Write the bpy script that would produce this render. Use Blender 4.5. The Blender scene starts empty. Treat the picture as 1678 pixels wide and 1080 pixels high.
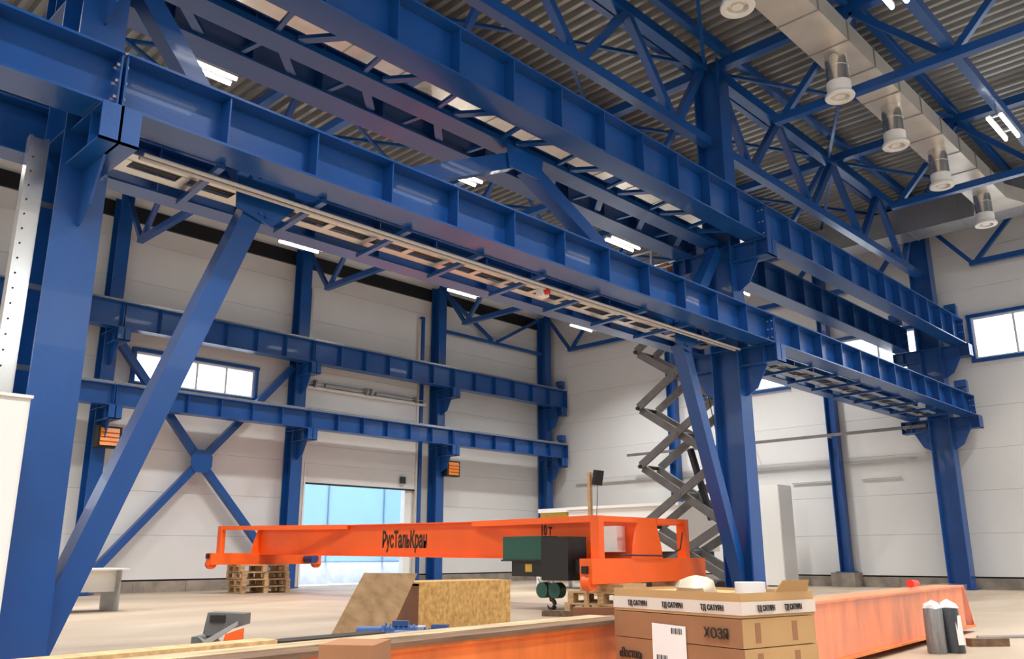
import bpy, math, random
from mathutils import Vector, Matrix
random.seed(7)
S = bpy.context.scene
COL = S.collection
# ------------------------------------------------------------------ camera
YAW, PITCH, ROLL, FPX, CAMH = 43.976, 14.878, -0.166, 1395.5, 0.95
def cam_axes():
    a = math.radians(YAW); p = math.radians(PITCH); q = math.radians(ROLL)
    h = Vector((-math.sin(a), math.cos(a), 0)); r = Vector((math.cos(a), math.sin(a), 0)); u = Vector((0, 0, 1))
    f = h*math.cos(p) + u*math.sin(p); u2 = u*math.cos(p) - h*math.sin(p)
    return r*math.cos(q) + u2*math.sin(q), u2*math.cos(q) - r*math.sin(q), f
_r, _u, _f = cam_axes()
cd = bpy.data.cameras.new('camera'); cam = bpy.data.objects.new('camera', cd); COL.objects.link(cam)
cd.sensor_width = 36; cd.lens = 36*FPX/1678; cd.clip_start = 0.05; cd.clip_end = 300
cam.matrix_world = Matrix(((_r.x, _u.x, -_f.x, 0), (_r.y, _u.y, -_f.y, 0), (_r.z, _u.z, -_f.z, CAMH), (0, 0, 0, 1)))
S.camera = cam
# ------------------------------------------------------------------ world, exposure
W = bpy.data.worlds.new('overcast_sky'); S.world = W; W.use_nodes = True
W.node_tree.nodes['Background'].inputs[0].default_value = (0.90, 0.95, 1.0, 1)
W.node_tree.nodes['Background'].inputs[1].default_value = 5.0
LAMP_W = 100
S.view_settings.view_transform = 'Standard'; S.view_settings.look = 'None'
S.view_settings.exposure = 0.0; S.view_settings.gamma = 1.0; S.view_settings.use_curve_mapping = False
# ------------------------------------------------------------------ materials
def mat(name, col, rough=0.5, metal=0.0, var=0.0, scale=4.0, bump=0.0, bscale=40.0, stretch=None, spec=0.5, col2=None, coat=0.0):
    m = bpy.data.materials.new(name); m.use_nodes = True
    nt = m.node_tree; b = nt.nodes['Principled BSDF']
    b.inputs['Base Color'].default_value = (*col, 1); b.inputs['Roughness'].default_value = rough
    b.inputs['Metallic'].default_value = metal; b.inputs['Specular IOR Level'].default_value = spec
    b.inputs['Coat Weight'].default_value = coat
    if var or bump:
        tc = nt.nodes.new('ShaderNodeTexCoord'); mp = nt.nodes.new('ShaderNodeMapping')
        nt.links.new(tc.outputs['Object'], mp.inputs[0])
        if stretch: mp.inputs['Scale'].default_value = stretch
    if var:
        n = nt.nodes.new('ShaderNodeTexNoise'); n.inputs['Scale'].default_value = scale; n.inputs['Detail'].default_value = 6
        nt.links.new(mp.outputs[0], n.inputs[0])
        rmp = nt.nodes.new('ShaderNodeValToRGB'); nt.links.new(n.outputs[0], rmp.inputs[0])
        c2 = col2 or tuple(min(1, c*(1+var)) for c in col)
        c1 = col if col2 else tuple(c*(1-var) for c in col)
        rmp.color_ramp.elements[0].color = (*c1, 1); rmp.color_ramp.elements[1].color = (*c2, 1)
        rmp.color_ramp.elements[0].position = 0.32; rmp.color_ramp.elements[1].position = 0.68
        nt.links.new(rmp.outputs[0], b.inputs['Base Color'])
    if bump:
        n2 = nt.nodes.new('ShaderNodeTexNoise'); n2.inputs['Scale'].default_value = bscale; n2.inputs['Detail'].default_value = 4
        nt.links.new(mp.outputs[0], n2.inputs[0])
        bp = nt.nodes.new('ShaderNodeBump'); bp.inputs['Strength'].default_value = bump; bp.inputs['Distance'].default_value = 0.02
        nt.links.new(n2.outputs[0], bp.inputs['Height']); nt.links.new(bp.outputs[0], b.inputs['Normal'])
    return m
def emit(name, col, s):
    m = bpy.data.materials.new(name); m.use_nodes = True; nt = m.node_tree
    b = nt.nodes['Principled BSDF']; b.inputs['Base Color'].default_value = (*col, 1)
    b.inputs['Emission Color'].default_value = (*col, 1); b.inputs['Emission Strength'].default_value = s
    return m
def clear(name, tint, fac, rough=0.05):
    m = bpy.data.materials.new(name); m.use_nodes = True; nt = m.node_tree; nt.nodes.clear()
    o = nt.nodes.new('ShaderNodeOutputMaterial'); mx = nt.nodes.new('ShaderNodeMixShader'); t = nt.nodes.new('ShaderNodeBsdfTransparent')
    g = nt.nodes.new('ShaderNodeBsdfPrincipled'); g.inputs['Base Color'].default_value = (*tint, 1); g.inputs['Roughness'].default_value = rough
    mx.inputs[0].default_value = fac
    nt.links.new(t.outputs[0], mx.inputs[1]); nt.links.new(g.outputs[0], mx.inputs[2]); nt.links.new(mx.outputs[0], o.inputs[0])
    return m
M = {}
M['blue'] = mat('blue_steel_paint', (0.006, 0.068, 0.270), 0.30, var=0.10, scale=1.3, bump=0.05, bscale=30, coat=0.1)
M['panel'] = mat('white_wall_panel', (0.70, 0.70, 0.69), 0.5, var=0.03, scale=0.5)
M['plinth'] = mat('plinth_concrete', (0.27, 0.23, 0.19), 0.85, var=0.3, scale=2.5, bump=0.3, bscale=18)
M['dark'] = mat('dark_gap', (0.02, 0.02, 0.022), 0.7)
M['deck'] = mat('galvanised_deck', (0.32, 0.325, 0.32), 0.38, metal=0.5, var=0.10, scale=1.0)
M['galv'] = mat('galvanised_sheet', (0.66, 0.62, 0.56), 0.34, metal=0.45, var=0.08, scale=2.0, bump=0.04, bscale=6)
M['galvside'] = mat('galvanised_sheet_dull', (0.42, 0.42, 0.42), 0.4, metal=0.8, var=0.08, scale=2.0)
M['tray'] = mat('tray_steel', (0.66, 0.64, 0.60), 0.32, metal=0.7)
M['alu'] = mat('bright_tray_steel', (0.75, 0.74, 0.71), 0.22, metal=0.9)
M['white'] = mat('white_plastic', (0.80, 0.79, 0.76), 0.4)
M['grey'] = mat('grey_paint', (0.36, 0.36, 0.36), 0.45, var=0.08, scale=3)
M['lift'] = mat('scissor_grey', (0.14, 0.14, 0.138), 0.5, var=0.15, scale=4)
M['orange'] = mat('orange_paint', (0.90, 0.125, 0.012), 0.38, var=0.05, scale=1.5)
M['orange2'] = mat('orange_paint_faded', (0.86, 0.21, 0.05), 0.45, var=0.22, scale=6, stretch=(1, 1, 0.25))
M['black'] = mat('black_plastic', (0.012, 0.012, 0.013), 0.4)
M['green'] = mat('green_paint', (0.012, 0.085, 0.06), 0.4, var=0.08)
M['wood'] = mat('pale_wood', (0.52, 0.34, 0.17), 0.75, var=0.22, scale=5, stretch=(1, 6, 6), bump=0.15)
M['oldwood'] = mat('old_plank_wood', (0.40, 0.29, 0.17), 0.8, var=0.35, scale=3, stretch=(6, 0.8, 6), bump=0.2)
M['darkwood'] = mat('dark_plank_wood', (0.15, 0.085, 0.05), 0.8, var=0.35, scale=3, stretch=(6, 0.8, 6), bump=0.2)
M['osb'] = mat('chipboard', (0.38, 0.20, 0.055), 0.75, var=0.3, scale=24, stretch=(1, 1, 0.6), col2=(0.62, 0.38, 0.13))
M['osb2'] = mat('brown_fibreboard', (0.22, 0.125, 0.055), 0.8, var=0.25, scale=7, col2=(0.34, 0.21, 0.10))
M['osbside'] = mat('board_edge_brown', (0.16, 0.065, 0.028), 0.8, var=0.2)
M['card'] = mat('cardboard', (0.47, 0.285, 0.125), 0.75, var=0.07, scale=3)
M['cardb'] = mat('cardboard_brown_and_shade', (0.30, 0.14, 0.065), 0.75, var=0.08, scale=3)  # plain brown card, also the shaded tone of the stacked cartons
M['film'] = clear('stretch_film', (0.85, 0.85, 0.85), 0.13, 0.18)
M['tape'] = mat('printed_tape', (0.66, 0.58, 0.52), 0.35)
M['paper'] = mat('paper', (0.78, 0.77, 0.76), 0.6)
M['ink'] = mat('black_ink', (0.02, 0.018, 0.017), 0.6)
M['glass'] = clear('window_glass', (0.9, 0.95, 1.0), 0.08, 0.02)
M['pvc'] = mat('window_frame_white', (0.75, 0.76, 0.76), 0.4)
M['tarp'] = mat('pale_blue_sheet', (0.55, 0.74, 0.92), 0.35, var=0.06, scale=1.0)
def thin(m):
    nt = m.node_tree; b = nt.nodes['Principled BSDF']; o = nt.nodes['Material Output']; t = nt.nodes.new('ShaderNodeBsdfTranslucent'); mx = nt.nodes.new('ShaderNodeMixShader')
    t.inputs[0].default_value = b.inputs['Base Color'].default_value; mx.inputs[0].default_value = 0.6
    nt.links.new(b.outputs[0], mx.inputs[1]); nt.links.new(t.outputs[0], mx.inputs[2]); nt.links.new(mx.outputs[0], o.inputs[0])
thin(M['tarp'])
M['tarpw'] = mat('pale_blue_sheet_hem', (0.55, 0.63, 0.80), 0.35, var=0.25, scale=5, bump=0.8, bscale=5)
M['tarpw'].node_tree.nodes['Principled BSDF'].inputs['Base Color'].default_value = (0.55, 0.63, 0.80, 1); thin(M['tarpw'])
M['heater'] = mat('heater_orange', (0.85, 0.25, 0.02), 0.4)
M['yellow'] = mat('ochre_paint', (0.55, 0.36, 0.04), 0.5, var=0.1)
M['redbox'] = mat('red_plastic', (0.65, 0.03, 0.02), 0.4)
M['motor'] = mat('blue_motor', (0.02, 0.065, 0.20), 0.4)
M['roll'] = mat('grey_film_roll', (0.20, 0.20, 0.20), 0.35, var=0.25, scale=8, stretch=(8, 8, 0.6))
M['rolldark'] = mat('dark_film_roll', (0.05, 0.058, 0.07), 0.3, var=0.2, scale=8, stretch=(8, 8, 0.6))
M['steel'] = mat('bare_steel', (0.45, 0.44, 0.43), 0.3, metal=0.9)
M['bag'] = mat('cream_film', (0.46, 0.40, 0.30), 0.4, var=0.15, scale=12)
M['blackwood'] = mat('black_stained_wood', (0.035, 0.028, 0.024), 0.8, var=0.4, scale=5)
M['tube'] = emit('lamp_tube_light', (1.0, 0.98, 0.93), 14)
M['cable'] = mat('black_cable', (0.02, 0.02, 0.02), 0.5)
M['conduit'] = mat('grey_conduit', (0.55, 0.54, 0.52), 0.5)
# floor: pale concrete with soft streaks
def floor_mat():
    m = bpy.data.materials.new('concrete_floor'); m.use_nodes = True; nt = m.node_tree; b = nt.nodes['Principled BSDF']
    tc = nt.nodes.new('ShaderNodeTexCoord'); mp = nt.nodes.new('ShaderNodeMapping'); mp.inputs['Scale'].default_value = (1, 0.45, 1)
    nt.links.new(tc.outputs['Object'], mp.inputs[0])
    n = nt.nodes.new('ShaderNodeTexNoise'); n.inputs['Scale'].default_value = 0.55; n.inputs['Detail'].default_value = 8; n.inputs['Distortion'].default_value = 0.6
    nt.links.new(mp.outputs[0], n.inputs[0])
    r = nt.nodes.new('ShaderNodeValToRGB'); nt.links.new(n.outputs[0], r.inputs[0])
    e = r.color_ramp.elements; e[0].position = 0.3; e[0].color = (0.29, 0.215, 0.145, 1); e[1].position = 0.7; e[1].color = (0.45, 0.365, 0.275, 1)
    nt.links.new(r.outputs[0], b.inputs['Base Color']); b.inputs['Roughness'].default_value = 0.5
    n2 = nt.nodes.new('ShaderNodeTexNoise'); n2.inputs['Scale'].default_value = 25; nt.links.new(tc.outputs['Object'], n2.inputs[0])
    bp = nt.nodes.new('ShaderNodeBump'); bp.inputs['Strength'].default_value = 0.12; bp.inputs['Distance'].default_value = 0.01
    nt.links.new(n2.outputs[0], bp.inputs['Height']); nt.links.new(bp.outputs[0], b.inputs['Normal'])
    return m
M['floor'] = floor_mat()
# ------------------------------------------------------------------ builders
OFF = {}
class MB:
    def __init__(s): s.v = []; s.f = []
    def add(s, vs, fs):
        o = len(s.v); s.v += [tuple(v) for v in vs]; s.f += [tuple(i+o for i in f) for f in fs]; return s
    def box(s, x0, x1, y0, y1, z0, z1):
        return s.add([(x0,y0,z0),(x1,y0,z0),(x1,y1,z0),(x0,y1,z0),(x0,y0,z1),(x1,y0,z1),(x1,y1,z1),(x0,y1,z1)],
            [(3,2,1,0),(4,5,6,7),(0,1,5,4),(1,2,6,5),(2,3,7,6),(3,0,4,7)])
    def beam(s, p0, p1, prof, up=(0,0,1)):
        p0 = Vector(p0); p1 = Vector(p1); t = (p1-p0).normalized(); up = Vector(up)
        b = (up - t*up.dot(t)).normalized(); a = b.cross(t)
        n = len(prof); vs = [p0+a*x+b*y for x, y in prof] + [p1+a*x+b*y for x, y in prof]
        fs = [(i, (i+1) % n, (i+1) % n+n, i+n) for i in range(n)] + [tuple(range(n-1, -1, -1)), tuple(range(n, 2*n))]
        return s.add(vs, fs)
    def tube(s, pts, r, n=8, cap=True):
        pts = [Vector(p) for p in pts]; rings = []
        for i, p in enumerate(pts):
            t = (pts[min(i+1, len(pts)-1)]-pts[max(i-1, 0)]).normalized()
            up = Vector((0,0,1)) if abs(t.z) < 0.95 else Vector((1,0,0))
            a = t.cross(up).normalized(); b = a.cross(t); rr = r[i] if isinstance(r, (list, tuple)) else r
            rings.append([p+(a*math.cos(k*2*math.pi/n)+b*math.sin(k*2*math.pi/n))*rr for k in range(n)])
        vs = [v for g in rings for v in g]; fs = []
        for i in range(len(pts)-1):
            for k in range(n): fs.append((i*n+k, (i+1)*n+k, (i+1)*n+(k+1) % n, i*n+(k+1) % n))
        if cap: fs += [tuple(range(n)), tuple(range((len(pts)-1)*n+n-1, (len(pts)-1)*n-1, -1))]
        return s.add(vs, fs)
    def lathe(s, c, prof, n=20, axis=(0,0,1)):
        ax = Vector(axis); up = Vector((0, 0, 1)) if abs(ax.z) < 0.9 else Vector((1, 0, 0)); a = ax.cross(up).normalized(); b = ax.cross(a); c = Vector(c); m = len(prof)
        vs = [c+ax*z+(a*math.cos(k*2*math.pi/n)+b*math.sin(k*2*math.pi/n))*max(r, 1e-3) for r, z in prof for k in range(n)]
        fs = [(i*n+k, i*n+(k+1) % n, (i+1)*n+(k+1) % n, (i+1)*n+k) for i in range(m-1) for k in range(n)]
        return s.add(vs, fs+[tuple(range(n)), tuple(range(m*n-1, (m-1)*n-1, -1))])
    def poly(s, pts, d):     # planar polygon extruded by vector d
        n = len(pts); d = Vector(d); vs = [Vector(p) for p in pts]; vs += [v+d for v in vs]
        return s.add(vs, [(i, (i+1) % n, (i+1) % n+n, i+n) for i in range(n)] + [tuple(range(n-1, -1, -1)), tuple(range(n, 2*n))])
    def build(s, name, m, parent=None, smooth=False, label=None):
        off = OFF.get(parent.name, Vector((0,0,0))) if parent else Vector((0,0,0))
        me = bpy.data.meshes.new(name); me.from_pydata([tuple(Vector(v)-off) for v in s.v], [], s.f); me.update()
        me.materials.append(M[m] if isinstance(m, str) else m)
        import bmesh
        bm = bmesh.new(); bm.from_mesh(me); bmesh.ops.recalc_face_normals(bm, faces=bm.faces); bm.to_mesh(me); bm.free()
        if smooth:
            for p in me.polygons: p.use_smooth = True
            try: me.set_sharp_from_angle(angle=math.radians(40))
            except Exception: pass
        o = bpy.data.objects.new(name, me); COL.objects.link(o)
        if parent: o.parent = parent
        OFF[o.name] = off
        if label: o['label'] = label
        return o
def BX(*a): return MB().box(*a)
def tag(o, label, cat, group=None):
    o['label'] = label; o['category'] = cat
    if group: o['group'] = group
    return o
def thing(name, label, cat, loc, group=None):
    o = bpy.data.objects.new(name, None); COL.objects.link(o); o.location = loc; o.empty_display_size = 0.1
    OFF[o.name] = Vector(loc); return tag(o, label, cat, group)
def struct(o): o['kind'] = 'structure'; return o
def struct_empty(name, loc=(0,0,0)):
    o = bpy.data.objects.new(name, None); COL.objects.link(o); o.location = loc; OFF[o.name] = Vector(loc); return struct(o)
def copy_tree(o, loc=None, rz=None, label=None, parent=None):
    c = o.copy(); COL.objects.link(c); OFF[c.name] = OFF.get(o.name, Vector((0,0,0)))
    if parent is not None: c.parent = parent
    if loc is not None: c.location = loc; OFF[c.name] = Vector(loc)
    if rz is not None: c.rotation_euler = (0, 0, rz)
    if label: c['label'] = label
    for ch in list(o.children): copy_tree(ch, parent=c)
    return c
def I(h, w, tf, tw):
    a = w/2; b = h/2; c = tw/2
    return [(-a,-b),(a,-b),(a,-b+tf),(c,-b+tf),(c,b-tf),(a,b-tf),(a,b),(-a,b),(-a,b-tf),(-c,b-tf),(-c,-b+tf),(-a,-b+tf)]
def R(w, h): return [(-w/2,-h/2),(w/2,-h/2),(w/2,h/2),(-w/2,h/2)]
def C(h, w, t): a = w/2; b = h/2; return [(-a,-b),(a,-b),(a,-b+t),(-a+t,-b+t),(-a+t,b-t),(a,b-t),(a,b),(-a,b)]
def text(s, size, xs, m, origin, xdir, updir, parent, name='lettering', bold=0.0):
    cu = bpy.data.curves.new('t', 'FONT'); cu.body = s; cu.size = size; cu.extrude = 0.002; cu.offset = bold; cu.resolution_u = 3
    o = bpy.data.objects.new('t', cu); COL.objects.link(o)
    dg = bpy.context.evaluated_depsgraph_get(); me = bpy.data.meshes.new_from_object(o.evaluated_get(dg))
    bpy.data.objects.remove(o)
    X = Vector(xdir).normalized(); U = Vector(updir).normalized(); N = X.cross(U); off = OFF[parent.name]
    for v in me.vertices: v.co = Vector(origin)-off + X*v.co.x*xs + U*v.co.y + N*(v.co.z+0.004)
    me.materials.clear(); me.materials.append(M[m]); r = bpy.data.objects.new(name, me); COL.objects.link(r); r.parent = parent; OFF[r.name] = off
    return r
# ------------------------------------------------------------------ layout constants
XW, XM, XR = -23.8, -8.22, 7.36          # column rows: left wall, middle, right wall
YN = 2.48
YC = [2.48, 8.65, 14.65, 20.65, 26.65]   # column lines along the hall
WL, WR, WE, WB = -24.12, 7.75, 27.12, -9.0
ZB, ZT, ZD = 9.28, 11.0, 11.32           # truss bottom chord, top chord, deck
LO0, LO1, UP0, UP1 = 4.80, 5.36, 6.90, 7.62
# ------------------------------------------------------------------ shell
fl = struct(BX(WL-14, WR+0.4, WB-0.4, WE+0.6, -0.2, 0).build('floor', 'floor'))
d = MB(); prof = []; y = WB
while y < WE:
    prof += [(y, 0), (y+0.09, 0), (y+0.13, 0.13), (y+0.23, 0.13)]; y += 0.27
prof.append((WE, 0))
n = len(prof); vs = [(WL-0.3, a, ZD+b) for a, b in prof] + [(WR+0.3, a, ZD+b) for a, b in prof]
d.add(vs, [(i, i+1, i+1+n, i+n) for i in range(n-1)])
d.box(WL-0.3, WR+0.3, WB-0.3, WE+0.3, ZD+0.16, ZD+0.28)
struct(d.build('ceiling', 'deck'))
def cut(rects, hole):
    out = []
    for a0, a1, z0, z1 in rects:
        h0, h1, k0, k1 = hole
        if h1 <= a0 or h0 >= a1 or k1 <= z0 or k0 >= z1: out.append((a0, a1, z0, z1)); continue
        if k0 > z0: out.append((a0, a1, z0, k0))
        if k1 < z1: out.append((a0, a1, k1, z1))
        m0, m1 = max(k0, z0), min(k1, z1)
        if h0 > a0: out.append((a0, h0, m0, m1))
        if h1 < a1: out.append((h1, a1, m0, m1))
    return [r for r in out if r[1]-r[0] > 0.02 and r[3]-r[2] > 0.02]
ROWS = [0.34, 1.53, 2.72, 3.91, 5.10, 6.29, 7.48, 8.67, 9.86, 11.3]
def wall(name, axis, pos, sgn, seams, holes, panels=True):
    # axis 'x': plane at x=pos running along y; sgn = direction of the room
    full = [(seams[0], seams[-1], 0, 11.45)]
    for h in holes: full = cut(full, h)
    b = MB()
    def put(mb, r, d0, d1):
        lo, hi = sorted((pos+sgn*d0, pos+sgn*d1))
        if axis == 'x': mb.box(lo, hi, r[0], r[1], r[2], r[3])
        else: mb.box(r[0], r[1], lo, hi, r[2], r[3])
    for r in full: put(b, r, -0.25, -0.12)
    w = struct(b.build(name, 'panel' if not panels else 'dark'))
    if not panels: return w
    for i in range(len(seams)-1):
        for z0, z1 in zip(ROWS[:-1], ROWS[1:]):
            rs = [(seams[i]+0.004, seams[i+1]-0.004, z0+0.003, z1-0.003)]
            for h in holes: rs = cut(rs, h)
            for r in rs:
                m = MB(); put(m, r, -0.13, 0); m.build('wall_panel', 'panel', w)
        a = seams[i]                                         # plinth blocks
        while a < seams[i+1]-0.01:
            e = min(a+1.5, seams[i+1])
            for r in [q for q in _cutall([(a+0.004, e-0.004, 0, 0.30)], holes)]:
                m = MB(); put(m, r, -0.12, 0.05); m.build('plinth_block', 'plinth', w)
            a = e
    return w
def _cutall(rs, holes):
    for h in holes: rs = cut(rs, h)
    return rs
WIN_L = (9.55, 13.3, 5.72, 6.62); DOOR = (15.3, 19.75, 0, 3.95)
wall('wall_left', 'x', WL, 1, [WB, -3.35] + YC[:] + [WE], [WIN_L, DOOR, (-1, 3, 5.72, 6.62)])
WIN_E = [(-16.45, -13.1, 6.50, 7.60), (-11.15, -8.75, 6.50, 7.75), (-7.15, -1.6, 6.50, 7.75), (1, 6, 6.5, 7.75)]
wall('wall_far', 'y', WE, -1, [WL, -17.6, -11.57, -8.22, -2.2, 3.8, WR], WIN_E)
wall('wall_right', 'x', WR, -1, [WB, WE], [(-6, 2, 6.3, 7.8), (4, 12, 6.3, 7.8), (14, 25, 6.3, 7.8)], panels=False)
wall('wall_rear', 'y', WB, 1, [WL, WR], [(-22, -10, 6.3, 7.8), (-7, 5, 6.3, 7.8)], panels=False)
def window(n, axis, pos, sgn, h, lights):
    w = struct_empty('window_%d' % n); a0, a1, z0, z1 = h
    def bx(r, d0, d1):
        lo, hi = sorted((pos+sgn*d0, pos+sgn*d1))
        return BX(lo, hi, r[0], r[1], r[2], r[3]) if axis == 'x' else BX(r[0], r[1], lo, hi, r[2], r[3])
    t = 0.06
    for r in ((a0, a1, z0, z0+t), (a0, a1, z1-t, z1), (a0, a0+t, z0+t, z1-t), (a1-t, a1, z0+t, z1-t)): bx(r, -0.12, 0.0).build('window_frame', 'pvc', w)
    s = (a1-a0)/lights
    for k in range(1, lights): bx((a0+k*s-t/2, a0+k*s+t/2, z0+t, z1-t), -0.11, -0.01).build('mullion', 'pvc', w)
    for k in range(lights): bx((a0+k*s+t/2, a0+(k+1)*s-t/2, z0+t, z1-t), -0.07, -0.05).build('pane', 'glass', w)
    for z in (z0-0.10, z1): bx((a0-0.12, a1+0.12, z, z+0.10), 0.001, 0.09).build('girt', 'blue', w, label='blue steel girt framing the window')
    for a in (a0-0.10, a1): bx((a, a+0.10, z0, z1), 0.001, 0.09).build('girt', 'blue', w)
window(1, 'x', WL, 1, WIN_L, 4)
window(2, 'y', WE, -1, WIN_E[0], 3)
window(3, 'y', WE, -1, WIN_E[1], 2)
window(4, 'y', WE, -1, WIN_E[2], 5)
# ------------------------------------------------------------------ sectional door (part open)
dr = struct_empty('door_1'); y0, y1 = DOOR[0], DOOR[1]
for k in range(7):
    BX(WL+0.03, WL+0.09, y0-0.10, y1+0.10, 3.25+k*0.61+0.004, 3.25+(k+1)*0.61-0.004).build('door_panel', 'panel', dr)
BX(WL+0.02, WL+0.10, y0-0.10, y1+0.10, 3.20, 3.254).build('bottom_seal', 'black', dr)
for yy in (y0-0.14, y1+0.14):
    BX(WL+0.01, WL+0.13, yy-0.05, yy+0.05, 0.0, 9.6).build('guide_track', 'galv', dr)
BX(WL+0.01, WL+0.17, y0-0.34, y0-0.20, 0.0, 9.7).build('guide_post', 'blue', dr)
BX(WL+0.01, WL+0.17, y1+0.20, y1+0.34, 0.0, 9.7).build('guide_post', 'blue', dr)
BX(WL+0.02, WL+0.12, y0, y0-0.06, 0.0, 3.9).build('door_jamb', 'white', dr)
BX(WL-0.2, WL+0.02, y1-0.28, y1, 0.0, 3.3).build('door_jamb', 'white', dr)
BX(WL+0.14, WL+0.24, y0-0.25, y1+0.45, 6.28, 6.36).build('shaft_bracket', 'white', dr)
MB().tube([(WL+0.26, y0-0.2, 6.46), (WL+0.26, y1+0.4, 6.46)], 0.02).build('shaft', 'steel', dr)
for a, b in ((y0+0.45, y0+1.9), (y0+2.55, y0+4.0)):
    MB().tube([(WL+0.26, a, 6.46), (WL+0.26, b, 6.46)], 0.065, 12).build('torsion_spring', 'grey', dr, True)
for a in (y0+0.02, y0+2.1, y0+2.3, y1-0.1):
    MB().tube([(WL+0.26, a, 6.46), (WL+0.26, a+0.07, 6.46)], 0.13, 14).build('cable_drum', 'grey', dr, True)
BX(WL+0.16, WL+0.20, y1-0.62, y1-0.40, 3.42, 3.66).build('handle_plate', 'black', dr)
struct(BX(WL+0.002, WL+0.085, WB+0.1, WE-0.1, 10.42, 10.88).build('dark_strip_1', 'black'))  # near-black strip along the top of the door wall
# blue sheet hanging outside the door opening
tp = thing('tarpaulin', 'pale blue plastic sheet hung outside the half-open white door', 'tarpaulin', (-25.9, 17.5, 0))
for a, b in ((12.5, 15.0), (15.0, 17.5), (17.5, 19.95), (19.95, 23.0)):
    BX(-25.93, -25.90, a+0.02, b-0.02, 0.75, 4.6).build('sheet_panel', 'tarp', tp)
    BX(-25.96, -25.93, b-0.03, b+0.03, 0.2, 4.6).build('seam_strip', 'galv', tp)
m = MB(); N = 70; vs = []; fs = []
for i in range(N+1):
    for j in range(7):
        yy = 12.5+10.5*i/N; t = j/6
        vs.append((-25.90+0.35*t*t+0.06*math.sin(yy*9+t*3)*t+random.uniform(-.03, .03)*t, yy, 0.78-0.74*t))
for i in range(N):
    for j in range(6): fs.append((i*7+j, i*7+j+1, (i+1)*7+j+1, (i+1)*7+j))
m.add(vs, fs); m.build('gathered_hem', 'tarpw', tp, True)
# ------------------------------------------------------------------ columns
def corbel(parent, cx, cy, z, s, reach=1.08, depth=0.36, haunch=0.55, half=0.24):
    x0 = cx+s*half; x1 = cx+s*reach
    MB().poly([(x0, cy-0.012, z), (x1, cy-0.012, z), (x1, cy-0.012, z-depth), (cx+s*(reach-0.30), cy-0.012, z-depth), (cx+s*(reach-0.52), cy-0.012, z-depth-haunch*0.75), (cx+s*(half+0.04), cy-0.012, z-depth-haunch), (x0, cy-0.012, z-depth-haunch)], (0, 0.024, 0)).build('bracket_web', 'blue', parent)
    lo, hi = sorted((x0, x1))
    BX(lo, hi, cy-0.17, cy+0.17, z-0.02, z).build('bracket_plate', 'blue', parent)
    lo2, hi2 = sorted((x0, cx+s*(reach)))
    BX(lo2, hi2, cy-0.17, cy+0.17, z-depth, z-depth+0.02).build('bracket_plate', 'blue', parent)
    lo, hi = sorted((x1-s*0.02, x1)); BX(lo, hi, cy-0.17, cy+0.17, z-depth, z-0.02).build('bracket_end', 'blue', parent)
    lo, hi = sorted((cx+s*0.79, cx+s*0.81)); BX(lo, hi, cy-0.16, cy+0.16, z-depth+0.02, z-0.02).build('bracket_stiffener', 'blue', parent)
def column(label, x, y, h, w, top, sides, name='steel_column', base=0.0, group=None, plinth=False):
    t = thing(name, label, 'column', (x, y, 0), group)
    BX(x-h/2, x-h/2+0.03, y-w/2, y+w/2, base+0.03, top).build('flange', 'blue', t)
    BX(x+h/2-0.03, x+h/2, y-w/2, y+w/2, base+0.03, top).build('flange', 'blue', t)
    BX(x-h/2+0.03, x+h/2-0.03, y-0.012, y+0.012, base+0.03, top).build('web', 'blue', t)
    BX(x-h/2-0.1, x+h/2+0.1, y-w/2-0.1, y+w/2+0.1, base, base+0.03).build('base_plate', 'blue', t)
    if plinth: BX(x-h/2-0.22, x+h/2+0.22, y-w/2-0.2, y+w/2+0.2, 0, base).build('pedestal', 'plinth', t, label='concrete pedestal')
    for z in (LO0-0.01, UP0-0.01) if sides else ():
        BX(x-h/2+0.03, x+h/2-0.03, y-w/2, y+w/2, z-0.02, z).build('cap_plate', 'blue', t)
        for s in sides: corbel(t, x, y, z, s, half=h/2)
    return t
lab = {2.48: 'wide blue steel column with white cabinet and cable ladder beside it', 14.65: 'blue steel middle column with diagonal brace meeting its foot, between crane girders', 26.65: 'blue steel column with double brackets standing against the far white wall under girder ends'}
midcol = {}
for yy in (YN, 14.65, 26.65):
    midcol[yy] = column(lab[yy], XM, yy, 0.60, 0.42, 11.1, (1, -1), base=0.02)
wl = ['fourth', 'third', 'second', 'first']
for i, yy in enumerate(YC[1:]):
    column('blue wall column, %s from the far corner along the wall with the door' % wl[i] if i < 3 else 'blue corner column where door wall meets the far wall', XW, yy, 0.46, 0.36, 10.95, (1,), 'wall_column', base=0.02)
for xx, l in ((-17.6, 'slim blue column on far white wall behind the scissor lift'), (-11.57, 'slim blue column on far white wall above a concrete pedestal')):
    column(l, xx, WE-0.22, 0.30, 0.34, 10.9, (), 'wall_column', base=0.42, plinth=True)
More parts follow.
